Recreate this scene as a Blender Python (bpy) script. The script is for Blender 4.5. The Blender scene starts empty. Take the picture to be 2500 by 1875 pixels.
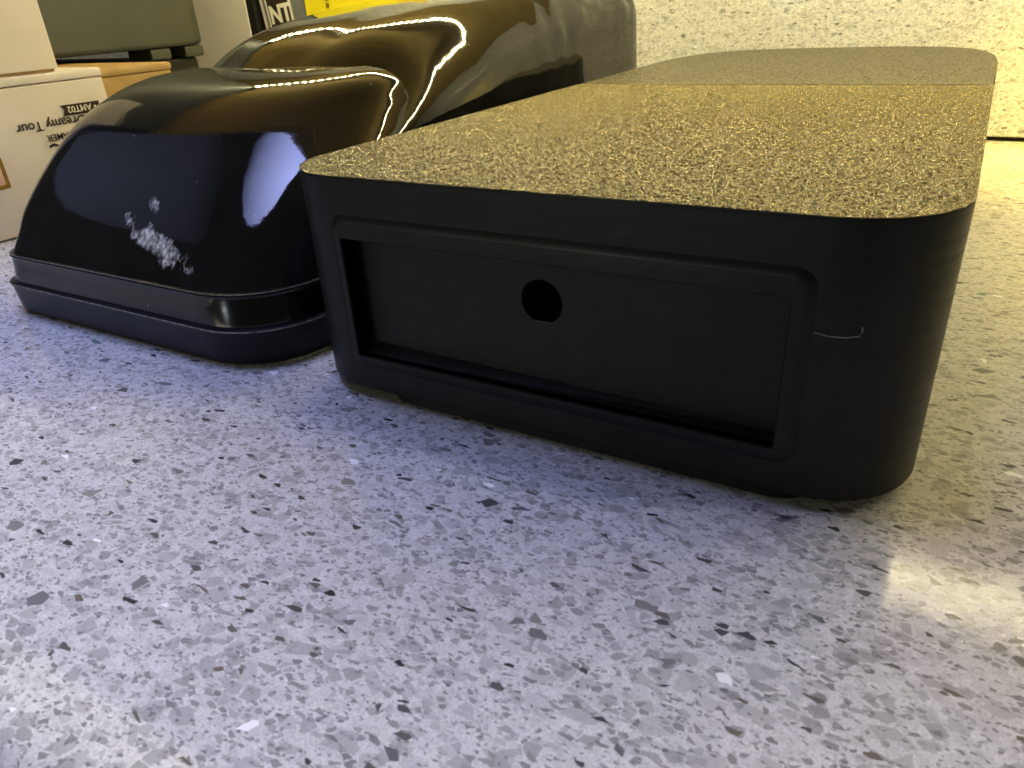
import bpy, bmesh, math, random
from mathutils import Matrix, Vector, noise

random.seed(7)
scene = bpy.context.scene
COL = scene.collection

# ------------------------------------------------------------------ camera
cam_d = bpy.data.cameras.new("camera")
cam = bpy.data.objects.new("camera", cam_d)
COL.objects.link(cam)
RIGHT, UP, FWD = (0.8603, 0.5067, -0.0558), (-0.1925, 0.4243, 0.8848), (-0.472, 0.7505, -0.4626)
cam.matrix_world = Matrix(((RIGHT[0], UP[0], -FWD[0], 0.0630),
                           (RIGHT[1], UP[1], -FWD[1], -0.1109),
                           (RIGHT[2], UP[2], -FWD[2], 0.0804),
                           (0, 0, 0, 1)))
cam_d.sensor_width = 36.0
cam_d.lens = 1812.9 / 2500 * 36.0
cam_d.clip_start = 0.005
cam_d.clip_end = 50
cam_d.dof.use_dof = True
cam_d.dof.focus_distance = 0.215
cam_d.dof.aperture_fstop = 60
scene.camera = cam

# ------------------------------------------------------------------ world, lamps, exposure
world = bpy.data.worlds.new("World")
scene.world = world
world.use_nodes = True
wbg = world.node_tree.nodes["Background"]
wbg.inputs[0].default_value = (0.95, 0.88, 0.66, 1)
wbg.inputs[1].default_value = 0.04

vs = scene.view_settings
vs.view_transform = 'Standard'
vs.look = 'None'
vs.exposure = 0
vs.gamma = 1


def area(name, loc, target, sx, sy, power, color, spread=180):
    l = bpy.data.lights.new(name, 'AREA')
    l.shape = 'ELLIPSE' if name in ('ceiling_lamp', 'sheen_fill') else 'RECTANGLE'
    l.size, l.size_y = sx, sy
    l.energy = power
    l.color = color
    l.spread = math.radians(spread)
    o = bpy.data.objects.new(name, l)
    COL.objects.link(o)
    o.location = loc
    d = Vector(target) - Vector(loc)
    o.rotation_euler = d.to_track_quat('-Z', 'Y').to_euler()
    return o


# cool room light overhead, the daylight window behind the photographer, and added fill lamps
area("ceiling_lamp", (-0.33, 0.10, 0.92), (-0.33, 0.1001, 0), 0.52, 0.62, 1.3, (0.42, 0.48, 1.0), 56)
area("counter_fill", (0.64, 0.37, 0.95), (0.03, -0.04, 0), 0.34, 0.20, 13.0, (0.84, 0.83, 1.0))  # added fill for the counter, placed where its reflection stays hidden
area("sheen_fill", (-0.95, -0.12, 0.72), (0.22, 0.05, 0.03), 0.60, 0.5, 0.011, (0.50, 0.60, 1.0), 46)  # added fill with no known source, for a faint sheen on the nose
area("window_light", (-0.40, -1.15, 0.07), (-0.05, 0, 0.02), 0.11, 0.24, 0.9, (0.85, 0.92, 1.0))
area("warm_front_fill", (-0.60, -1.10, 0.25), (-0.05, 0, 0.02), 0.25, 0.25, 1.6, (1.0, 0.93, 0.62))  # added warm fill from the front, for counter edge and box front
sl = bpy.data.lights.new("yellow_patch_fill", 'SPOT')  # added spot that makes the yellow patch on the counter by the wall
sl.energy, sl.color = 2.8, (1.0, 0.70, 0.10)
sl.spot_size, sl.spot_blend, sl.shadow_soft_size = math.radians(80), 1.0, 0.012
so = bpy.data.objects.new("yellow_patch_fill", sl)
COL.objects.link(so)
so.location = (0.12, 0.315, 0.16)

LED_STRENGTH = 530.0
LED_COLOR = (1.0, 0.90, 0.49)


# ------------------------------------------------------------------ node helpers
class NT:
    def __init__(s, name):
        s.m = bpy.data.materials.new(name)
        s.m.use_nodes = True
        s.t = s.m.node_tree
        s.b = s.t.nodes["Principled BSDF"]

    def n(s, kind, **kw):
        nd = s.t.nodes.new("ShaderNode" + kind)
        for k, v in kw.items():
            if k.startswith("i_"):
                nd.inputs[k[2:].replace("_", " ")].default_value = v
            else:
                setattr(nd, k, v)
        return nd

    def l(s, a, b):
        s.t.links.new(a, b)

    def set(s, **kw):
        for k, v in kw.items():
            s.b.inputs[k.replace("_", " ")].default_value = v

    def coord(s, scale=(1, 1, 1), rot=(0, 0, 0), loc=(0, 0, 0)):
        tc = s.n("TexCoord")
        mp = s.n("Mapping")
        s.l(tc.outputs["Object"], mp.inputs["Vector"])
        mp.inputs["Scale"].default_value = scale
        mp.inputs["Rotation"].default_value = rot
        mp.inputs["Location"].default_value = loc
        return mp.outputs[0]

    def math(s, op, a, b=None, clamp=False):
        nd = s.n("Math", operation=op, use_clamp=clamp)
        for i, v in enumerate((a, b)):
            if v is None:
                continue
            if isinstance(v, (int, float)):
                nd.inputs[i].default_value = v
            else:
                s.l(v, nd.inputs[i])
        return nd.outputs[0]

    def ramp(s, v, stops):
        r = s.n("ValToRGB")
        e = r.color_ramp.elements
        while len(e) < len(stops):
            e.new(0.5)
        for el, (p, c) in zip(e, stops):
            el.position = p
            el.color = c if len(c) == 4 else (*c, 1)
        s.l(v, r.inputs[0])
        return r.outputs[0]

    def mix(s, f, a, b):
        nd = s.n("Mix", data_type='RGBA')
        for idx, v in ((0, f), (6, a), (7, b)):
            if isinstance(v, (int, float)):
                nd.inputs[idx].default_value = v
            elif isinstance(v, tuple):
                nd.inputs[idx].default_value = v if len(v) == 4 else (*v, 1)
            else:
                s.l(v, nd.inputs[idx])
        return nd.outputs[2]

    def noise(s, vec, scale, detail=3, rough=0.5):
        nd = s.n("TexNoise")
        nd.inputs["Scale"].default_value = scale
        nd.inputs["Detail"].default_value = detail
        nd.inputs["Roughness"].default_value = rough
        s.l(vec, nd.inputs["Vector"])
        return nd.outputs[0]

    def bump(s, h, strength, dist, normal=None):
        nd = s.n("Bump")
        nd.inputs["Strength"].default_value = strength
        nd.inputs["Distance"].default_value = dist
        s.l(h, nd.inputs["Height"])
        if normal is not None:
            s.l(normal, nd.inputs["Normal"])
        return nd.outputs[0]


def simple(name, col, rough=0.5, spec=0.5, var=0.0, vscale=60, bump=0.0, bscale=900, metallic=0.0):
    k = NT(name)
    k.set(Roughness=rough, Metallic=metallic)
    k.b.inputs["Specular IOR Level"].default_value = spec
    v = k.coord()
    if var:
        n = k.noise(v, vscale, 4)
        c = k.ramp(n, [(0.3, tuple(x * (1 - var) for x in col)), (0.7, tuple(min(1, x * (1 + var)) for x in col))])
        k.l(c, k.b.inputs["Base Color"])
    else:
        k.b.inputs["Base Color"].default_value = (*col, 1)
    if bump:
        k.l(k.bump(k.noise(v, bscale, 3), bump, 0.0003), k.b.inputs["Normal"])
    return k.m


# ---- engineered quartz: pale resin with angular chips of several sizes
def quartz(name, plane='xy', lift=1.0):
    k = NT(name)
    rot = (0, 0, 0) if plane == 'xy' else (math.radians(90), 0, 0)
    base = k.coord(rot=rot)
    flat = k.n("VectorMath", operation='MULTIPLY')
    k.l(base, flat.inputs[0])
    flat.inputs[1].default_value = (1, 1, 0)
    vec = flat.outputs[0]
    # irregular chip outlines
    wn = k.n("TexNoise", noise_dimensions='2D')
    wn.inputs["Scale"].default_value = 900
    wn.inputs["Detail"].default_value = 2
    k.l(vec, wn.inputs["Vector"])
    sub = k.n("VectorMath", operation='SUBTRACT')
    k.l(wn.outputs["Color"], sub.inputs[0])
    sub.inputs[1].default_value = (0.5, 0.5, 0.5)
    scl = k.n("VectorMath", operation='SCALE')
    k.l(sub.outputs[0], scl.inputs[0])
    scl.inputs["Scale"].default_value = 0.00035
    add = k.n("VectorMath", operation='ADD')
    k.l(vec, add.inputs[0])
    k.l(scl.outputs[0], add.inputs[1])
    wv = add.outputs[0]

    mott = k.noise(wv, 420, 6, 0.7)
    fine = k.noise(wv, 2200, 3, 0.6)
    col = k.ramp(mott, [(0.30, (0.52, 0.515, 0.51)), (0.5, (0.65, 0.645, 0.635)), (0.72, (0.78, 0.775, 0.765))])
    fcol = k.ramp(fine, [(0.3, (0.72, 0.72, 0.72)), (0.5, (1, 1, 1)), (0.7, (1.12, 1.12, 1.12))])
    mul = k.n("Mix", data_type='RGBA', blend_type='MULTIPLY')
    mul.inputs[0].default_value = 1.0
    k.l(col, mul.inputs[6])
    k.l(fcol, mul.inputs[7])
    col = mul.outputs[2]

    def layer(col, scale, p, gap, stretch, angle, stops, opacity, off):
        mp = k.n("Mapping")
        mp.inputs["Rotation"].default_value = (0, 0, math.radians(angle))
        mp.inputs["Scale"].default_value = (scale / stretch, scale * stretch, 1)
        mp.inputs["Location"].default_value = (off, off * 1.7, 0)
        k.l(wv, mp.inputs["Vector"])
        v1 = k.n("TexVoronoi", voronoi_dimensions='2D', feature='F1')
        v1.inputs["Scale"].default_value = 1
        v2 = k.n("TexVoronoi", voronoi_dimensions='2D', feature='DISTANCE_TO_EDGE')
        v2.inputs["Scale"].default_value = 1
        k.l(mp.outputs[0], v1.inputs["Vector"])
        k.l(mp.outputs[0], v2.inputs["Vector"])
        sp = k.n("SeparateColor")
        k.l(v1.outputs["Color"], sp.inputs[0])
        pick = k.math('LESS_THAN', sp.outputs[0], p)
        # chips shrink inside their cell by a random amount
        th = k.math('MULTIPLY', sp.outputs[1], gap)
        th = k.math('ADD', th, 0.02)
        d = k.math('SUBTRACT', v2.outputs["Distance"], th)
        ins = k.math('MULTIPLY', d, 45.0, clamp=True)
        f = k.math('MULTIPLY', pick, ins)
        f = k.math('MULTIPLY', f, opacity)
        # a little tone inside every chip
        tone = k.ramp(sp.outputs[2], stops)
        return k.mix(f, col, tone)

    g = lambda a: (a, a * 0.99, a * 0.985)
    # pale translucent grains, then grey, then dark shards and fine pepper
    col = layer(col, 300, 0.36, 0.26, 1.15, 25, [(0, g(.36)), (0.5, g(.47)), (1, g(.62))], 0.7, 1.3)
    col = layer(col, 470, 0.24, 0.22, 1.25, -35, [(0, g(.25)), (0.5, g(.37)), (1, g(.55))], 0.72, 5.1)
    col = layer(col, 850, 0.24, 0.20, 1.25, 70, [(0, g(.16)), (0.5, g(.32)), (1, g(.50))], 0.8, 9.7)
    col = layer(col, 1700, 0.17, 0.15, 1.3, 10, [(0, g(.14)), (1, g(.42))], 0.8, 2.2)
    col = layer(col, 390, 0.024, 0.28, 1.25, -15, [(0, (.08, .08, .085)), (0.35, (.19, .19, .195)), (1, (.30, .285, .26))], 1.0, 3.9)
    col = layer(col, 680, 0.030, 0.22, 1.5, 48, [(0, (.035, .035, .037)), (0.6, (.12, .12, .12)), (1, (.20, .17, .13))], 1.0, 7.3)
    col = layer(col, 360, 0.0012, 0.25, 1.2, 15, [(0, (.10, .20, .15)), (1, (.20, .30, .25))], 1.0, 12.3)
    col = layer(col, 520, 0.003, 0.30, 1.2, -65, [(0, (.95, .95, .95)), (1, (1, 1, 1))], 1.0, 15.3)
    if lift != 1.0:
        up = k.n("Mix", data_type='RGBA', blend_type='MIX')
        up.inputs[0].default_value = 0.16  # wall copy paled, brighter light put into its colour
        k.l(col, up.inputs[6])
        up.inputs[7].default_value = (0.90, 0.89, 0.86, 1)
        col = up.outputs[2]
    k.l(col, k.b.inputs["Base Color"])
    rg = k.ramp(k.noise(wv, 1400, 3, 0.6), [(0.3, (0.03, 0.03, 0.03)), (0.7, (0.12, 0.12, 0.12))])
    k.l(rg, k.b.inputs["Roughness"])
    k.b.inputs['Specular IOR Level'].default_value = 0.20
    k.l(k.bump(k.noise(wv, 1300, 2, 0.6), 0.10, 0.00026), k.b.inputs["Normal"])
    return k.m


M = {}
M['quartz'] = quartz("polished_quartz")
M['quartz_wall'] = quartz("polished_quartz_brightened", 'xz', 1.3)


# ---- printed black plastic: layer lines
def printed():
    k = NT("black_printed_plastic")
    v = k.coord()
    sp = k.n("SeparateXYZ")
    k.l(v, sp.inputs[0])
    ph = k.math('MULTIPLY', sp.outputs[2], 2 * math.pi / 0.0003)
    lay = k.math('SINE', ph)
    n1 = k.noise(k.coord(scale=(40, 40, 2600)), 1.0, 2)
    n2 = k.noise(v, 160, 4)
    h = k.math('ADD', k.math('MULTIPLY', lay, 0.35), k.math('MULTIPLY', n1, 1.2))
    k.set(**{})
    k.b.inputs['Specular IOR Level'].default_value = 0.25
    k.l(k.bump(h, 0.16, 0.00010), k.b.inputs["Normal"])
    c = k.ramp(n2, [(0.3, (0.005, 0.0052, 0.005)), (0.7, (0.009, 0.009, 0.0085))])
    k.l(c, k.b.inputs["Base Color"])
    r = k.ramp(n1, [(0.3, (0.36, 0.36, 0.36)), (0.7, (0.52, 0.52, 0.52))])
    k.l(r, k.b.inputs["Roughness"])
    return k.m


M['printed'] = printed()


def textured_lid(name, strength, scale, rough):
    k = NT(name)
    v = k.coord()
    n1 = k.noise(v, scale, 3, 0.65)
    vo = k.n("TexVoronoi", feature='F1')
    vo.inputs["Scale"].default_value = scale * 0.85
    k.l(v, vo.inputs["Vector"])
    h = k.math('SUBTRACT', n1, k.math('MULTIPLY', vo.outputs["Distance"], 0.6))
    k.l(k.bump(h, strength, 0.0009), k.b.inputs["Normal"])
    k.b.inputs["Base Color"].default_value = (0.110, 0.088, 0.022, 1)  # gold of the LED light put into the plate colour
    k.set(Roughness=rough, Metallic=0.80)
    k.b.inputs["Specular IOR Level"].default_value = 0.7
    return k.m


M['lid'] = textured_lid("gold_tinted_plastic", 0.2, 1250, 0.26)
M['lid_rear'] = textured_lid("fine_gold_tinted_plastic", 0.7, 1500, 0.36)
M['void'] = simple("unlit_black_plastic", (0.004, 0.004, 0.004), 0.9, 0.1, bump=0.2)


# ---- vacuum formed gloss black, with scuffed patch
def gloss(name, scuff, rough=0.02):
    k = NT(name)
    v = k.coord()
    k.b.inputs["Base Color"].default_value = (0.006, 0.006, 0.007, 1)
    k.set(Roughness=rough)
    k.b.inputs["Specular IOR Level"].default_value = 0.48
    lo = k.noise(v, 26, 3, 0.5)
    hi = k.noise(v, 420, 3, 0.6)
    nrm = k.bump(lo, 0.06 if scuff else 0.14, 0.004)
    nrm = k.bump(hi, 0.03, 0.0004, nrm)
    k.l(nrm, k.b.inputs["Normal"])
    dv = k.n("TexVoronoi", feature='F1')
    dv.inputs["Scale"].default_value = 260
    k.l(v, dv.inputs["Vector"])
    dsp = k.n("SeparateColor")
    k.l(dv.outputs["Color"], dsp.inputs[0])
    dust = k.math('MULTIPLY', k.math('LESS_THAN', dv.outputs["Distance"], 0.07), k.math('LESS_THAN', dsp.outputs[0], 0.10))
    haze = k.math('MULTIPLY', k.noise(k.coord(scale=(60, 60, 90)), 1.0, 5, 0.7), 0.016)
    film = k.n("CombineColor")
    for q_ in range(3):
        k.l(haze, film.inputs[q_])
    base_c = k.mix(dust, film.outputs[0], (0.30, 0.30, 0.28))
    if not scuff:
        k.l(base_c, k.b.inputs["Base Color"])
    if scuff:
        sp = k.n("SeparateXYZ")
        k.l(v, sp.inputs[0])

        def blob(cx, cz, rx, rz, tilt):
            dx = k.math('SUBTRACT', sp.outputs[0], cx)
            dz = k.math('SUBTRACT', sp.outputs[2], cz)
            dz = k.math('ADD', dz, k.math('MULTIPLY', dx, tilt))
            a = k.math('DIVIDE', dx, rx)
            b = k.math('DIVIDE', dz, rz)
            d = k.math('ADD', k.math('MULTIPLY', a, a), k.math('MULTIPLY', b, b))
            return k.math('SUBTRACT', 1.0, d)
        m1 = blob(-0.1195, 0.0268, 0.0235, 0.0046, 0.26)
        m2 = k.math('MULTIPLY', blob(-0.1265, 0.0350, 0.0052, 0.0026, 0.5), 0.62)
        m = k.math('MAXIMUM', m1, m2)
        nn = k.noise(k.coord(scale=(210, 210, 150)), 1.0, 5, 0.65)
        mm = k.math('ADD', k.math('MULTIPLY', m, 0.42), k.math('SUBTRACT', nn, 0.76))
        mm = k.math('MULTIPLY', mm, 7.0, clamp=True)
        gate = k.math('GREATER_THAN', m, 0.0)
        mm = k.math('MULTIPLY', mm, gate)
        tone = k.ramp(k.noise(k.coord(scale=(800, 800, 190)), 1.0, 4, 0.7), [(0.28, (0.05, 0.055, 0.05)), (0.46, (0.28, 0.28, 0.26)), (0.58, (0.85, 0.85, 0.78))])
        c = k.mix(mm, base_c, tone)
        k.l(c, k.b.inputs["Base Color"])
        r = k.math('ADD', k.math('MULTIPLY', mm, 0.4), rough)
        k.l(r, k.b.inputs["Roughness"])
    return k.m


M['gloss_soft'] = simple('satin_black_moulding', (0.006, 0.006, 0.007), 0.30, 0.25, 0.2, 120, 0.06, 500)
M['worn_highlight'] = simple('worn_highlight_edge', (0.20, 0.19, 0.17), 0.45, 0.5, 0.6, 700)  # ridge highlight put into a pale worn-edge colour
M['gloss'] = gloss("gloss_black_moulding", False, 0.055)
M['gloss_nose'] = gloss("gloss_black_moulding_scuffed", True, 0.04)
M['gloss_skirt'] = gloss("semi_gloss_black_moulding", False, 0.13)

M['white_card'] = simple("white_card", (0.78, 0.71, 0.68), 0.5, 0.4, 0.05, 40, 0.08, 1500)
M['white_card_b'] = simple("white_card_smooth", (0.78, 0.70, 0.66), 0.55, 0.3, 0.04, 30, 0.08, 1500)
M['kraft'] = simple("kraft_card", (0.42, 0.27, 0.11), 0.6, 0.3, 0.12, 140, 0.15, 900)
M['grey_plastic'] = simple("grey_plastic", (0.044, 0.048, 0.043), 0.45, 0.4, 0.08, 25, 0.05, 600)
M['black_card'] = simple("black_card", (0.01, 0.01, 0.01), 0.5, 0.3, 0.2, 60)
M['slate_card'] = simple("slate_grey_card", (0.16, 0.17, 0.18), 0.5, 0.3, 0.08, 60)
M['yellow_card'] = simple("yellow_card", (0.85, 0.72, 0.02), 0.45, 0.4, 0.04, 60)
M['ink'] = simple("dark_brown_ink", (0.03, 0.02, 0.014), 0.6, 0.2, 0.3, 900)
M['white_ink'] = simple("white_ink", (0.82, 0.80, 0.72), 0.6, 0.2, 0.05, 200)
M['brown_ink'] = simple("brown_ink", (0.28, 0.16, 0.03), 0.6, 0.2, 0.2, 500)
M['pink_ink'] = simple("pale_pink_ink", (0.75, 0.50, 0.42), 0.6, 0.2, 0.1, 300)
M['thread'] = simple("pale_filament", (0.35, 0.35, 0.37), 0.4, 0.5)
M['seal'] = simple("dark_joint", (0.03, 0.025, 0.02), 0.8, 0.2, 0.3, 200)


def wood():
    k = NT("oak_veneer")
    v = k.coord(scale=(3, 60, 60))
    n = k.noise(v, 2.0, 6, 0.65)
    c = k.ramp(n, [(0.3, (0.48, 0.33, 0.10)), (0.55, (0.60, 0.43, 0.14)), (0.75, (0.68, 0.50, 0.19))])
    k.l(c, k.b.inputs["Base Color"])
    k.set(Roughness=0.5)
    return k.m


M['wood'] = wood()
led_k = NT("led_emitter")
led_k.b.inputs["Base Color"].default_value = (0.8, 0.7, 0.3, 1)
led_k.b.inputs["Emission Color"].default_value = (*LED_COLOR, 1)
led_k.b.inputs["Emission Strength"].default_value = LED_STRENGTH
M['led'] = led_k.m
M['tape'] = simple("white_tape", (0.7, 0.68, 0.6), 0.5, 0.4, 0.05)


# ------------------------------------------------------------------ object helpers
def link(name, me, mat=None, parent=None, smooth=None):
    if mat is not None:
        me.materials.append(mat)
    if smooth is not None:
        for p in me.polygons:
            p.use_smooth = True
        me.set_sharp_from_angle(angle=math.radians(smooth))
    o = bpy.data.objects.new(name, me)
    COL.objects.link(o)
    o.parent = parent
    if smooth is not None and name not in ("nose_shell", "rear_shell"):
        w = o.modifiers.new("weighted_normal", 'WEIGHTED_NORMAL')   # keeps broad flat faces flat
        w.keep_sharp = True
        w.weight = 80
    return o


def bm_obj(name, bm, mat, parent=None, smooth=None):
    bmesh.ops.recalc_face_normals(bm, faces=bm.faces[:])
    me = bpy.data.meshes.new(name)
    bm.to_mesh(me)
    bm.free()
    return link(name, me, mat, parent, smooth)


def thing(name, label, cat, group=None, loc=(0, 0, 0), rz=0):
    o = bpy.data.objects.new(name, None)
    COL.objects.link(o)
    o.location = loc
    o.rotation_euler = (0, 0, rz)
    o['label'] = label
    o['category'] = cat
    if group:
        o['group'] = group
    return o


def box_bm(x0, x1, y0, y1, z0, z1, bev=0.0, seg=2, bm=None):
    own = bmesh.new()
    bmesh.ops.create_cube(own, size=1.0)
    for v in own.verts:
        v.co = Vector(((x0 + x1) / 2 + v.co.x * (x1 - x0), (y0 + y1) / 2 + v.co.y * (y1 - y0), (z0 + z1) / 2 + v.co.z * (z1 - z0)))
    if bev:
        bmesh.ops.bevel(own, geom=own.edges[:] , offset=bev, segments=seg, profile=0.5, affect='EDGES')
    return own


def lerp_table(tab, x):
    if x <= tab[0][0]:
        return tab[0][1]
    for (a, va), (b, vb) in zip(tab, tab[1:]):
        if x <= b:
            t = (x - a) / (b - a)
            return va + (vb - va) * t
    return tab[-1][1]


def smooth_table(tab, x):
    # Catmull-Rom through the table
    n = len(tab)
    if x <= tab[0][0]:
        return tab[0][1]
    if x >= tab[-1][0]:
        return tab[-1][1]
    for i in range(n - 1):
        a, va = tab[i]
        b, vb = tab[i + 1]
        if x <= b:
            t = (x - a) / (b - a)
            sl = lambda j: (tab[min(j + 1, n - 1)][1] - tab[max(j - 1, 0)][1]) / (tab[min(j + 1, n - 1)][0] - tab[max(j - 1, 0)][0])
            m0, m1 = sl(i) * (b - a), sl(i + 1) * (b - a)
            t2, t3 = t * t, t * t * t
            return (2 * t3 - 3 * t2 + 1) * va + (t3 - 2 * t2 + t) * m0 + (-2 * t3 + 3 * t2) * vb + (t3 - t2) * m1


def grid_mesh(name, rows, mat, parent=None, smooth=40, close_cols=False, caps=()):
    bm = bmesh.new()
    vv = [[bm.verts.new(p) for p in r] for r in rows]
    nr, nc = len(rows), len(rows[0])
    for i in range(nr - 1):
        for j in range(nc if close_cols else nc - 1):
            a, b = vv[i][j], vv[i][(j + 1) % nc]
            c, d = vv[i + 1][(j + 1) % nc], vv[i + 1][j]
            try:
                bm.faces.new((a, b, c, d))
            except ValueError:
                pass
    for c in caps:
        bm.faces.new(vv[c])
    bmesh.ops.remove_doubles(bm, verts=bm.verts[:], dist=1e-7)
    return bm_obj(name, bm, mat, parent, smooth)


# ------------------------------------------------------------------ setting: countertop and upstand
FRONT = -0.0885   # where the flat top turns over its eased front edge
rows = []
prof = [(0.60, 0.0), (FRONT + 0.0006, 0.0), (FRONT, 0.0)]
R_ = 0.011
for i in range(1, 9):
    a = i / 8 * math.pi / 2
    prof.append((FRONT - R_ * math.sin(a), -R_ + R_ * math.cos(a)))
prof += [(FRONT - R_, -0.03), (FRONT - R_ + 0.002, -0.034), (0.60, -0.034)]
xs = [-1.6, 1.6]
counter = grid_mesh("countertop", [[(x, y, z) for y, z in prof] for x in xs], M['quartz'], None, 35)
counter['kind'] = 'structure'

WALL = 0.356
wb = box_bm(-1.6, 1.6, WALL, WALL + 0.02, 0.0022, 0.60, 0.0008)
wall = bm_obj("backsplash", wb, M['quartz_wall'])
wall['kind'] = 'structure'
sb = box_bm(-1.6, 1.6, WALL + 0.0025, WALL + 0.018, 0.0002, 0.0021)
seal = bm_obj("joint_line", sb, M['seal'])
seal['kind'] = 'structure'

# ------------------------------------------------------------------ wall cabinet thinned to a shelf so lamp light passes, LED strip under it
CAB_Z = 0.206
cab = thing("thinned_cabinet", "oak wall cabinet thinned to a shelf for the lamp light, seen only as brown reflections", "shelf", loc=(0, 0, CAB_Z))
bm_obj("board", box_bm(-1.2, 1.2, 0.0705, WALL - 0.001, 0.0, 0.012, 0.001), M['wood'], cab)
bm_obj("front_lip", box_bm(-1.2, 1.2, 0.056, 0.070, -0.004, 0.022, 0.001), M['wood'], cab)
LED_X0, LED_X1 = -0.42, 0.36
LED_Y, LED_Z = 0.2265, 0.1900
strip = thing("led_strip", "warm yellow LED strip hanging under the shelf, seen as dotted reflections", "light strip", loc=(0, LED_Y, LED_Z))
bm_obj("strip_tape", box_bm(LED_X0 - 0.005, LED_X1 + 0.005, -0.0022, 0.0022, 0.0012, 0.0020), M['tape'], strip)
lm_ = None
N_LED = 86
for i in range(N_LED):
    x = LED_X0 + i * (LED_X1 - LED_X0) / (N_LED - 1)
    if lm_ is None:
        o = bm_obj("led", box_bm(-0.0012, 0.0012, -0.0012, 0.0012, -0.001, 0.0012, 0.0003, 1), M['led'], strip)
        lm_ = o.data
    else:
        o = bpy.data.objects.new("led", lm_)
        COL.objects.link(o)
        o.parent = strip
    o.location = (x, 0, 0)

# ------------------------------------------------------------------ black printed box
H = 0.0506
W2 = 0.065
ZB = 0.0021
box = thing("electronics_box", "matte black printed box with grainy lid tinted gold for the LED light and a round hole in its recessed front", "box")
RF = 0.0168


def front_corner(side, n=14, grow=0.0):
    cx = side * (W2 - RF)
    out = []
    for i in range(n + 1):
        a = i / n * math.pi / 2
        out.append((cx + side * (RF + grow) * math.sin(a), RF - (RF + grow) * math.cos(a)))
    return out     # from the front face round to the side


def rear_arc(n=56, grow=0.0):
    out = []
    for i in range(n + 1):
        a = i / n * math.pi
        c, s = math.cos(a), math.sin(a)
        e = 2 / 3.5
        out.append(((W2 + grow) * math.copysign(abs(c) ** e, c), 0.2 + (0.093 + grow) * abs(s) ** e))
    return out     # right side round the back to the left side


def outline(grow=0.0):
    r = front_corner(1, grow=grow)
    l = front_corner(-1, grow=grow)[::-1]
    side_r = [(W2 + grow, y) for y in (0.05, 0.1, 0.15)]
    side_l = [(-W2 - grow, y) for y in (0.15, 0.1, 0.05)]
    return r + side_r + rear_arc(grow=grow) + side_l + l


X0, X1, Z0, Z1 = -0.0461, 0.0440, 0.0112, 0.0379
LID_T = 0.0005
ZT = H - LID_T
# housing walls (open at the front flat) with a softened bottom edge
rows = []
for z, g in ((ZB, -0.0011), (ZB + 0.0004, -0.0003), (ZB + 0.0011, 0.0), (0.012, 0.0), (0.03, 0.0), (ZT, 0.0)):
    rows.append([(x, y, z) for x, y in outline(g)])
bm = bmesh.new()
vv = [[bm.verts.new(p) for p in r] for r in rows]
for i in range(len(rows) - 1):
    for j in range(len(rows[0]) - 1):
        bm.faces.new((vv[i][j], vv[i][j + 1], vv[i + 1][j + 1], vv[i + 1][j]))
xa, xb = -(W2 - RF), (W2 - RF)


def quad(bm, pts):
    bm.faces.new([bm.verts.new(p) for p in pts])


for i in range(len(rows) - 1):      # front flat: strips below the recess
    pass
fz = [rows[i][0][2] for i in range(len(rows))]
fy = [rows[i][0][1] for i in range(len(rows))]
for i in range(2):
    quad(bm, [(xa, fy[i], fz[i]), (xb, fy[i], fz[i]), (xb, fy[i + 1], fz[i + 1]), (xa, fy[i + 1], fz[i + 1])])
quad(bm, [(xa, 0, ZB + 0.0011), (xb, 0, ZB + 0.0011), (xb, 0, Z0), (xa, 0, Z0)])
quad(bm, [(xa, 0, Z1), (xb, 0, Z1), (xb, 0, ZT), (xa, 0, ZT)])
quad(bm, [(xa, 0, Z0), (X0, 0, Z0), (X0, 0, Z1), (xa, 0, Z1)])
quad(bm, [(X1, 0, Z0), (xb, 0, Z0), (xb, 0, Z1), (X1, 0, Z1)])
D1 = 0.0037
# recess walls, with a small inner step
for p in (((X0, Z0), (X0, Z1)), ((X1, Z0), (X1, Z1)), ((X0, Z0), (X1, Z0)), ((X0, Z1), (X1, Z1))):
    (a, b), (c, d) = p
    quad(bm, [(a, 0, b), (c, 0, d), (c, D1 + 0.002, d), (a, D1 + 0.002, b)])
bm.faces.new(vv[0])   # underside
bmesh.ops.remove_doubles(bm, verts=bm.verts[:], dist=1e-6)
bm_obj("housing", bm, M['printed'], box, 30)


# raised bezel round the recess
def rrect(x0, x1, z0, z1, r, n=6):
    out = []
    for cx, cz, a0 in ((x1 - r, z0 + r, -90), (x1 - r, z1 - r, 0), (x0 + r, z1 - r, 90), (x0 + r, z0 + r, 180)):
        for i in range(n + 1):
            a = math.radians(a0 + 90 * i / n)
            out.append((cx + r * math.cos(a), cz + r * math.sin(a)))
    return out


B = 0.0008
bz = []
for inset, y, r in ((-0.0003, 0.0002, 0.0037), (0.0003, -0.0002, 0.0032), (0.0010, -B * 0.75, 0.0026), (0.0017, -B, 0.0021)):
    bz.append([(x, y, z) for x, z in rrect(-0.0488 + inset, 0.0476 - inset, 0.0083 + inset, 0.0427 - inset, r)])
inner = rrect(X0 - 0.0002, X1 + 0.0002, Z0 - 0.0002, Z1 + 0.0002, 0.0003)
bz.append([(x, -B, z) for x, z in inner])
inner = rrect(X0, X1, Z0, Z1, 0.0002)
bz.append([(x, -B + 0.0002, z) for x, z in inner])
bz.append([(x, 0.0035, z) for x, z in inner])
grid_mesh("bezel", bz, M['printed'], box, 28, close_cols=True)

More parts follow.
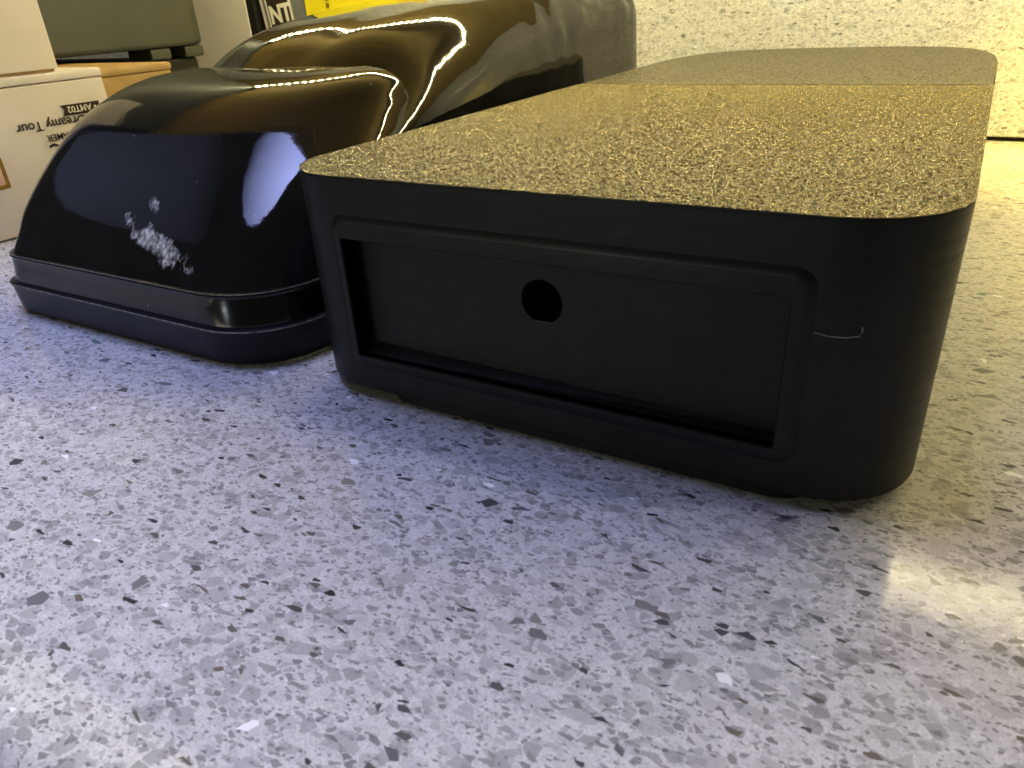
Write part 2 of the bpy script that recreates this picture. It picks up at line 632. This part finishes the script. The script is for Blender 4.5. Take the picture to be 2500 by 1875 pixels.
bm = bmesh.new()
ya, yb_ = 0.0006, D1 - 0.0002
a_ = [bm.verts.new(p) for p in ((X0 + 0.0003, ya, Z0 - 0.0002), (X1 - 0.0003, ya, Z0 - 0.0002), (X1 - 0.0003, yb_, Z0 + 0.0007), (X0 + 0.0003, yb_, Z0 + 0.0019), (X0 + 0.0003, yb_, Z0 - 0.0002), (X1 - 0.0003, yb_, Z0 - 0.0002))]
bm.faces.new((a_[0], a_[1], a_[2], a_[3]))
bm.faces.new((a_[4], a_[0], a_[3]))
bm.faces.new((a_[1], a_[5], a_[2]))
bm_obj("recess_fill_wedge", bm, M['printed'], box)  # added wedge that lightens the shaded recess floor, less at the right

# recessed front panel with the socket hole
HX, HZ, HR = -0.0014, 0.0289, 0.0043
bm = bmesh.new()
NS = 48
ring, rect = [], []
pts_r = []
for i in range(NS):
    a = 2 * math.pi * i / NS
    c, s = math.cos(a), math.sin(a)
    zz = max(HZ + HR * s, HZ - HR * 0.90)
    ring.append((HX + HR * c, zz))
    # hit the panel rectangle
    tx = ((X1 - HX) if c > 0 else (X0 - HX)) / c if abs(c) > 1e-6 else 1e9
    tz = ((Z1 - HZ) if s > 0 else (Z0 - HZ)) / s if abs(s) > 1e-6 else 1e9
    t = min(tx, tz)
    rect.append((HX + c * t, HZ + s * t))
lv = [[(x, D1, z) for x, z in rect]]
# insert the true corners: snap the nearest point
for cx, cz in ((X0, Z0), (X0, Z1), (X1, Z0), (X1, Z1)):
    k_ = min(range(NS), key=lambda i: (rect[i][0] - cx) ** 2 + (rect[i][1] - cz) ** 2)
    lv[0][k_] = (cx, D1, cz)
lv.append([(HX + (x - HX) * 1.10, D1, HZ + (z - HZ) * 1.10) for x, z in ring])
lv.append([(HX + (x - HX) * 1.02, D1 + 0.0001, HZ + (z - HZ) * 1.02) for x, z in ring])
lv.append([(x, D1 + 0.0004, z) for x, z in ring])
lv.append([(x, D1 + 0.0022, z) for x, z in ring])
grid_mesh("front_panel", lv, M['printed'], box, 30, close_cols=True)
lv = [[(x, D1 + 0.0021, z) for x, z in ring], [(x, D1 + 0.02, z) for x, z in ring]]
sock = grid_mesh("socket", lv, M['void'], box, 30, close_cols=True, caps=(1,))

# raised base under the housing
def plinth_outline(g):
    x0, x1, y0, y1, r = -0.0425 + g, 0.0515 - g, 0.0008 + g, 0.26 - g, 0.008
    out = []
    for cx, cy, a0 in ((x1 - r, y0 + r, -90), (x1 - r, y1 - r, 0), (x0 + r, y1 - r, 90), (x0 + r, y0 + r, 180)):
        for i in range(7):
            a = math.radians(a0 + 90 * i / 6)
            out.append((cx + r * math.cos(a), cy + r * math.sin(a)))
    return out


lv = [[(x, y, z) for x, y in plinth_outline(g)] for z, g in ((0.0001, 0.0006), (0.0005, 0.0), (ZB + 0.0002, 0.0))]
grid_mesh("base_plinth", lv, M['printed'], box, 30, close_cols=True, caps=(0,))

# lid: main textured plate and rear plate, a hairline gap between them
SEAM = 0.1508


def lid_piece(name, pts, mat, z0, z1, bev):
    bm = bmesh.new()
    n = len(pts)
    cx = sum(p[0] for p in pts) / n
    cy = sum(p[1] for p in pts) / n

    def ringv(z, ins):
        out = []
        for i, (x, y) in enumerate(pts):
            px, py = pts[i - 1]
            qx, qy = pts[(i + 1) % n]
            tx, ty = qx - px, qy - py
            L = math.hypot(tx, ty) or 1
            out.append(bm.verts.new((x - ty / L * ins, y + tx / L * ins, z)))
        return out
    r0, r1, r2, r3 = ringv(z0, 0), ringv(z1 - bev, 0), ringv(z1 - bev * 0.3, bev * 0.3), ringv(z1, bev)
    for a, b in ((r0, r1), (r1, r2), (r2, r3)):
        for i in range(n):
            bm.faces.new((a[i], a[(i + 1) % n], b[(i + 1) % n], b[i]))
    bm.faces.new(r3)
    bm.faces.new(r0[::-1])
    return bm_obj(name, bm, mat, box, 35)


ptsA = front_corner(1) + [(W2, 0.06), (W2, 0.1), (W2, SEAM - 0.0003)] + [(-W2, SEAM - 0.0003), (-W2, 0.1), (-W2, 0.06)] + front_corner(-1)[::-1]
lid = lid_piece("lid_plate", ptsA, M['printed'], ZT - 0.0001, H - 0.0002, 0.0001)


def grain_coat(name, y0, y1, st, base, amp, inside, snap, mat, parent):
    rng = random.Random(3)
    nx, ny = int(2 * W2 / st), int((y1 - y0) / st)
    co, idx = [], {}
    for j in range(ny + 1):
        for i in range(nx + 1):
            x, y = -W2 + 2 * W2 * i / nx, y0 + (y1 - y0) * j / ny
            if 0 < i < nx:
                x += rng.uniform(-.3, .3) * st
            if 0 < j < ny:
                y += rng.uniform(-.3, .3) * st
            if not inside(x, y):
                p = snap(x, y, 1.6 * st)
                if p is None:
                    continue
                x, y = p
            idx[i, j] = len(co)
            co.append((x, y, base + (rng.random() ** 1.6) * amp))
    fs = []
    for j in range(ny):
        for i in range(nx):
            q = [idx.get(k) for k in ((i, j), (i + 1, j), (i + 1, j + 1), (i, j + 1))]
            if None in q:
                q = [k for k in q if k is not None]
                if len(q) == 3:
                    fs.append(q)
                continue
            if (i + j) % 2:
                fs.append((q[0], q[1], q[2]))
                fs.append((q[0], q[2], q[3]))
            else:
                fs.append((q[0], q[1], q[3]))
                fs.append((q[1], q[2], q[3]))
    me = bpy.data.meshes.new(name)
    me.from_pydata(co, [], fs)
    o = link(name, me, mat, parent)
    o['kind'] = 'stuff'


def in_front(x, y):
    return y >= RF or abs(x) <= W2 - RF or math.hypot(abs(x) - (W2 - RF), y - RF) <= RF


def snap_front(x, y, tol):
    cx = math.copysign(W2 - RF, x)
    d = math.hypot(x - cx, y - RF)
    return None if d > RF + tol else (cx + (x - cx) * RF / d, RF + (y - RF) * RF / d)


def in_rear(x, y):
    return abs(x) <= W2 - 0.0005 and (y <= 0.2 or abs(x / (W2 - 0.0003)) ** 3.5 + abs((y - 0.2) / 0.0927) ** 3.5 <= 1)


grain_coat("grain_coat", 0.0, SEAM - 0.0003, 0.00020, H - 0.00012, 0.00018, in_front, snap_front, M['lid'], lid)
ra = rear_arc(grow=-0.0001)
ptsB = [(W2 - 0.0008, SEAM + 0.0004), (W2 - 0.0004, SEAM + 0.003)] + ra + [(-W2 + 0.0008, SEAM + 0.003), (-W2 + 0.0008, SEAM + 0.0004)]
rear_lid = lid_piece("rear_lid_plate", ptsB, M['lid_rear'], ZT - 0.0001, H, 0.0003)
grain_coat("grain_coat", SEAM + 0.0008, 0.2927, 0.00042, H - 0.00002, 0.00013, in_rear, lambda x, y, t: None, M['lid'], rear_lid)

# stray strand of filament on the right corner
def tube(name, pts, r, mat, parent, sides=6):
    rows = []
    for i, p in enumerate(pts):
        p = Vector(p)
        t = (Vector(pts[min(i + 1, len(pts) - 1)]) - Vector(pts[max(i - 1, 0)])).normalized()
        a = t.orthogonal().normalized()
        b = t.cross(a)
        rows.append([tuple(p + (a * math.cos(2 * math.pi * k / sides) + b * math.sin(2 * math.pi * k / sides)) * r) for k in range(sides)])
    return grid_mesh(name, rows, mat, parent, 60, close_cols=True, caps=(0, len(rows) - 1))


tube("filament_strand", [(0.0478, -0.0006, 0.0330), (0.0500, -0.0004, 0.0326), (0.0522, 0.0001, 0.0326), (0.0540, 0.0006, 0.0329), (0.0543, 0.0008, 0.0337), (0.0542, 0.0007, 0.0344)], 0.00005, M['thread'], box)

# ------------------------------------------------------------------ gloss black moulded cover
cover = thing("moulded_cover", "glossy black moulded plastic cover with domed nose and a pale scuff mark", "cover")

YF = [(0.0, -0.0030), (0.0186, -0.0010), (0.024, 0.0028), (0.030, 0.0075), (0.040, 0.0180), (0.048, 0.0275), (0.0525, 0.0340), (0.0575, 0.0440), (0.0605, 0.0530), (0.0625, 0.0635), (0.0636, 0.0740)]
XL = [(0.0, -0.1945), (0.0186, -0.1930), (0.030, -0.1965), (0.040, -0.1992), (0.050, -0.2005), (0.056, -0.1990), (0.060, -0.1960), (0.0625, -0.1915), (0.0636, -0.1850)]
XR = [(0.0, -0.0735), (0.0186, -0.0750), (0.040, -0.0808), (0.050, -0.0848), (0.0551, -0.0870), (0.0598, -0.0898), (0.0625, -0.0950), (0.0636, -0.1010)]
RC = [(0.0, 0.024), (0.0186, 0.026), (0.04, 0.036), (0.055, 0.044), (0.0636, 0.05)]
RIM = 0.0800


def nose_ring(z, off, n=16):
    zz = max(z, 0.0)
    yb = RIM - max(0, 0.0551 - zz) * 1.3
    if zz < 0.0186:
        yb = RIM - 0.0365 * 1.3
    yb = max(yb, 0.03)
    yf = smooth_table(YF, zz) - off
    xl = smooth_table(XL, zz) - off
    xr = smooth_table(XR, zz) + off
    rc = lerp_table(RC, zz)
    ry = min(rc, (yb - yf) * 0.96)
    rx = min(rc, (xr - xl) * 0.45)
    rxl = rx * 0.5
    ryl = ry * 0.55
    pts = [(xl, yb), (xl, yb - (yb - yf - ry) * 0.5)]
    for i in range(n + 1):
        a = i / n * math.pi / 2
        e = 2 / 2.3
        pts.append((xl + rxl - rxl * math.cos(a) ** e, yf + ryl - ryl * math.sin(a) ** e))
    for f in (0.2, 0.4, 0.6, 0.8):
        pts.append((xl + rxl + (xr - xl - rx - rxl) * f, yf))
    for i in range(n + 1):
        a = (1 - i / n) * math.pi / 2
        e = 2 / 2.3
        pts.append((xr - rx + rx * math.cos(a) ** e, yf + ry - ry * math.sin(a) ** e))
    pts += [(xr, yb - (yb - yf - ry) * 0.5), (xr, yb)]
    return [(x, y, z) for x, y in pts]


# lower flange
fl = [(0.0002, -0.0010), (0.0012, -0.0002), (0.0050, 0.0004), (0.0088, 0.0010), (0.0096, 0.0014), (0.0101, 0.0012), (0.0104, 0.0006), (0.0106, -0.0004)]
grid_mesh("base_flange", [nose_ring(z, o) for z, o in fl], M['gloss_soft'], cover, 24)
# domed nose: stepped skirt, then the dome
grid_mesh("skirt", [nose_ring(z, o) for z, o in ((0.0100, 0.0000), (0.0112, 0.0001), (0.0150, 0.0), (0.0176, 0.0002), (0.0182, 0.0005), (0.0187, 0.0003), (0.0189, -0.0003))], M['gloss_skirt'], cover, 24)
lv = [nose_ring(z, o) for z, o in ((0.0188, -0.0003),)]
zs = [0.0196 + (0.0636 - 0.0196) * (1 - (1 - i / 44) ** 1.6) for i in range(45)]
lv += [nose_ring(z, -0.0004) for z in zs]
top = lv[-1]
lv.append([(x, RIM - 0.0002, 0.0638) for x, y, z in top])
nose = grid_mesh("nose_shell", lv, M['gloss_nose'], cover, 24)

for z, o, r in ((0.0187, 0.0004, 0.00013), (0.0099, 0.0014, 0.00018)):  # pale worn beads that carry the highlight along the ridge lips
    rr = nose_ring(z, o)
    rows = []
    for i, p in enumerate(rr):
        p = Vector(p)
        t = (Vector(rr[min(i + 1, len(rr) - 1)]) - Vector(rr[max(i - 1, 0)])).normalized()
        nrm = t.cross(Vector((0, 0, 1)))
        rows.append([tuple(p + nrm * math.cos(k * math.pi / 3) * r + Vector((0, 0, math.sin(k * math.pi / 3) * r))) for k in range(6)])
    grid_mesh("highlight_trim", rows, M['worn_highlight'], cover, 60, close_cols=True)

# rear body
ZTOP = [(0.060, 0.0560), (0.070, 0.0592), (0.080, 0.0640), (0.092, 0.0700), (0.106, 0.0745), (0.131, 0.0785), (0.161, 0.0815), (0.185, 0.0838), (0.22, 0.0850), (0.25, 0.0845), (0.266, 0.0830), (0.274, 0.0800)]
XRB = [(0.060, -0.0960), (0.08, -0.0935), (0.10, -0.0915), (0.13, -0.0900), (0.26, -0.0895), (0.269, -0.0905), (0.274, -0.0950)]
SH = [(0.060, 0.040), (0.10, 0.038), (0.14, 0.032), (0.20, 0.024), (0.26, 0.018), (0.274, 0.016)]


def body_ring(y):
    zt = smooth_table(ZTOP, y)
    xr = lerp_table(XRB, y)
    xl = -0.1870 + (0.004 if y > 0.27 else 0)
    sr = lerp_table(SH, y)
    pts = []

    def wr(x, z, nx, nz, t):
        # heat wrinkles along the rear right shoulder, and a faint waviness
        w = math.exp(-((t - 0.68) / 0.30) ** 2) * max(0.0, min(1.0, (y - 0.15) / 0.04)) * max(0.0, min(1.0, (0.272 - y) / 0.01))
        s = math.sin(y * 260 + 3.0 * math.sin(y * 70) + t * 2.5) * 0.00035 * w
        s += noise.noise(Vector((x * 220, y * 220, z * 220))) * 0.0007 * w
        s += noise.noise(Vector((x * 30, y * 30, z * 30 + 5))) * 0.0006
        return (x + nx * s, y, z + nz * s)
    e = 2 / 2.4
    n = 26
    pts.append((xl, y, 0.0))
    for z in (0.012, 0.024, 0.034):
        pts.append((xl, y, min(z, zt - 0.024)))
    for i in range(n + 1):
        a = i / n * math.pi / 2
        pts.append((xl + 0.02 - 0.02 * math.cos(a) ** e, y, zt - 0.02 + 0.02 * math.sin(a) ** e))
    for f in (0.2, 0.35, 0.5, 0.65, 0.8):
        x = xl + 0.02 + (xr - sr - xl - 0.02) * f
        pts.append(wr(x, zt + 0.0012 * math.sin(f * math.pi), 0, 1, -0.5))
    for i in range(n + 1):
        a = (1 - i / n) * math.pi / 2
        pts.append(wr(xr - sr + sr * math.cos(a) ** e, zt - sr + sr * math.sin(a) ** e, math.cos(a), math.sin(a), i / n))
    for f in (0.25, 0.5, 0.75, 1.0):
        pts.append((xr + 0.002 * f, y, (zt - sr) * (1 - f)))
    return pts


ys = [0.060 + i * 0.003 for i in range(69)] + [0.2655, 0.267, 0.2685, 0.270, 0.2715, 0.273, 0.274]
ys = sorted(y for y in ys if y <= 0.274)
grid_mesh("rear_shell", [body_ring(y) for y in ys], M['gloss'], cover, 50, caps=(len(ys) - 1,))


# ------------------------------------------------------------------ boxes at the left
def text_mesh(name, body, size, mat, parent, loc, rot, bold=0.0, align='LEFT'):
    cu = bpy.data.curves.new(name, 'FONT')
    cu.body = body
    cu.size = size
    cu.extrude = 0.00004
    cu.offset = bold
    cu.align_x = align
    o = bpy.data.objects.new(name, cu)
    me = bpy.data.meshes.new_from_object(o)
    bpy.data.objects.remove(o)
    me.name = name
    t = link(name, me, mat, parent)
    t.location = loc
    t.rotation_euler = rot
    return t


def face_mesh(name, polys, mat, parent):
    bm = bmesh.new()
    for p in polys:
        bm.faces.new([bm.verts.new(q) for q in p])
    me = bpy.data.meshes.new(name)
    bm.to_mesh(me)
    bm.free()
    return link(name, me, mat, parent)


FX = -0.282
wbx = thing("white_carton", "white carton printed upside down, at the bottom of the stack left of the black cover", "box", loc=(0, 0, 0))
bm_obj("carton_body", box_bm(-0.42, FX, 0.034, 0.1062, 0.0006, 0.0585, 0.0007), M['white_card'], wbx, 40)
bm_obj("carton_lid", box_bm(-0.4204, FX + 0.0004, 0.0336, 0.1066, 0.0588, 0.0625, 0.0010), M['white_card'], wbx, 40)
px_ = FX + 0.0005
# printed face: everything is upside down (text runs towards -y, tops point down)
ROT = Matrix(((0, 0, 1), (-1, 0, 0), (0, -1, 0))).to_euler()
face_mesh("banner", [[(px_, 0.1010, 0.0490), (px_, 0.0828, 0.0491), (px_, 0.0846, 0.0470), (px_, 0.0832, 0.0447), (px_, 0.1010, 0.0445)]], M['ink'], wbx)
text_mesh("banner_text", "• AMT02", 0.0037, M['white_ink'], wbx, (px_ + 0.0001, 0.0992, 0.0482), ROT, 0.00004)
text_mesh("title_text", "ara Dreamy Tour", 0.0055, M['ink'], wbx, (px_, 0.1010, 0.0441), ROT, 0.00005)
text_mesh("subtitle_text", "AMER", 0.0038, M['ink'], wbx, (px_, 0.0732, 0.0382), ROT, 0.00005, 'RIGHT')
text_mesh("brand_text", "C", 0.0075, M['ink'], wbx, (px_, 0.0729, 0.0343), ROT, 0.00012, 'RIGHT')
fy0, fy1, fz0, fz1, ft = 0.0355, 0.0520, 0.0208, 0.0330, 0.0016
face_mesh("printed_frame", [
    [(px_, fy0, fz0), (px_, fy1, fz0), (px_, fy1, fz0 + ft), (px_, fy0, fz0 + ft)],
    [(px_, fy0, fz1 - ft), (px_, fy1, fz1 - ft), (px_, fy1, fz1), (px_, fy0, fz1)],
    [(px_, fy1 - ft, fz0 + ft), (px_, fy1, fz0 + ft), (px_, fy1, fz1 - ft), (px_, fy1 - ft, fz1 - ft)]], M['brown_ink'], wbx)
face_mesh("printed_picture", [[(px_, fy0, fz0 + ft), (px_, fy1 - ft, fz0 + ft), (px_, fy1 - ft, fz1 - ft), (px_, fy0, fz1 - ft)]], M['pink_ink'], wbx)

ub = thing("white_carton", "plain white carton lying on top of the printed white carton", "box")
bm_obj("carton_body", box_bm(-0.43, FX - 0.0008, 0.052, 0.0884, 0.0636, 0.125, 0.0008), M['white_card_b'], ub, 40)
bm_obj("gap_strip", box_bm(-0.428, FX - 0.0022, 0.053, 0.0872, 0.0627, 0.0637, 0.0002), M['kraft'], ub, 40)  # thin brown strip filling the gap below the upper carton

kb = thing("cardboard_box", "small brown cardboard box behind the printed white carton", "box")
bm_obj("box_body", box_bm(-0.40, -0.2853, 0.1072, 0.1452, 0.0004, 0.0576, 0.0008), M['kraft'], kb, 40)
bm_obj("box_lid", box_bm(-0.4005, -0.2846, 0.1069, 0.1458, 0.0577, 0.0612, 0.0012), M['kraft'], kb, 40)

gb = thing("storage_bin", "grey plastic bin with rounded corner on a dark stand, behind the cartons", "bin")
bm = box_bm(-0.56, -0.36, 0.05, 0.235, 0.0645, 0.20, 0.0)
es = [e for e in bm.edges if abs(e.verts[0].co.z - e.verts[1].co.z) > 0.05]
bmesh.ops.bevel(bm, geom=es, offset=0.016, segments=8, profile=0.5, affect='EDGES')
es = [e for e in bm.edges if abs(e.verts[0].co.z - 0.0645) < 1e-4 and abs(e.verts[1].co.z - 0.0645) < 1e-4]
bmesh.ops.bevel(bm, geom=es, offset=0.003, segments=3, profile=0.5, affect='EDGES')
bm_obj("bin_body", bm, M['grey_plastic'], gb, 40)
bm_obj("stand", box_bm(-0.55, -0.366, 0.06, 0.226, 0.0003, 0.058, 0.002), M['black_card'], gb, 40)
for y in (0.08, 0.198, 0.222):
    bm_obj("foot", box_bm(-0.385, -0.362, y - 0.007, y + 0.007, 0.0581, 0.0644, 0.0015), M['grey_plastic'], gb, 40)

pb = thing("pale_carton", "tall pale carton standing between the grey bin and the NT packet", "box")
bm_obj("carton_body", box_bm(-0.50, -0.3975, 0.300, 0.350, 0.0005, 0.13, 0.001), M['white_card'], pb, 40)
bm_obj("side_strip", box_bm(-0.3972, -0.3900, 0.3005, 0.350, 0.0005, 0.13, 0.0006), M['black_card'], pb, 40)

nb = thing("label_packet", "slate grey packet with white bordered black NT label, leaning by the wall", "packet", loc=(-0.3585, 0.302, -0.001), rz=0)
nb.rotation_euler = (0, math.radians(-6), 0)
bm_obj("packet_body", box_bm(-0.0150, 0.024, 0.0, 0.030, 0.003, 0.125, 0.001), M['slate_card'], nb, 40)
bm_obj("packet_edge", box_bm(-0.0185, -0.0153, 0.001, 0.030, 0.003, 0.125, 0.0008), M['white_card'], nb, 40)
y_ = -0.0003
face_mesh("label_border", [[(-0.0118, y_, 0.0688), (0.0125, y_, 0.0688), (0.0125, y_, 0.0960), (-0.0118, y_, 0.0960)]], M['white_ink'], nb)
face_mesh("label_field", [[(-0.0100, y_ - 0.0003, 0.0712), (0.0104, y_ - 0.0003, 0.0712), (0.0104, y_ - 0.0003, 0.0945), (-0.0100, y_ - 0.0003, 0.0945)]], M['ink'], nb)
text_mesh("label_text", "NT", 0.0150, M['white_ink'], nb, (-0.0092, y_ - 0.0006, 0.0748), (math.radians(90), 0, 0), 0.0006)

yb = thing("yellow_packet", "bright yellow packet with small sideways print, standing behind the cover", "packet")
bm_obj("packet_body", box_bm(-0.3405, -0.265, 0.300, 0.335, 0.0005, 0.13, 0.001), M['yellow_card'], yb, 40)
text_mesh("side_text", "ed ®", 0.0040, M['ink'], yb, (-0.3210, 0.2994, 0.0880), (math.radians(90), math.radians(90), 0), 0.00003)
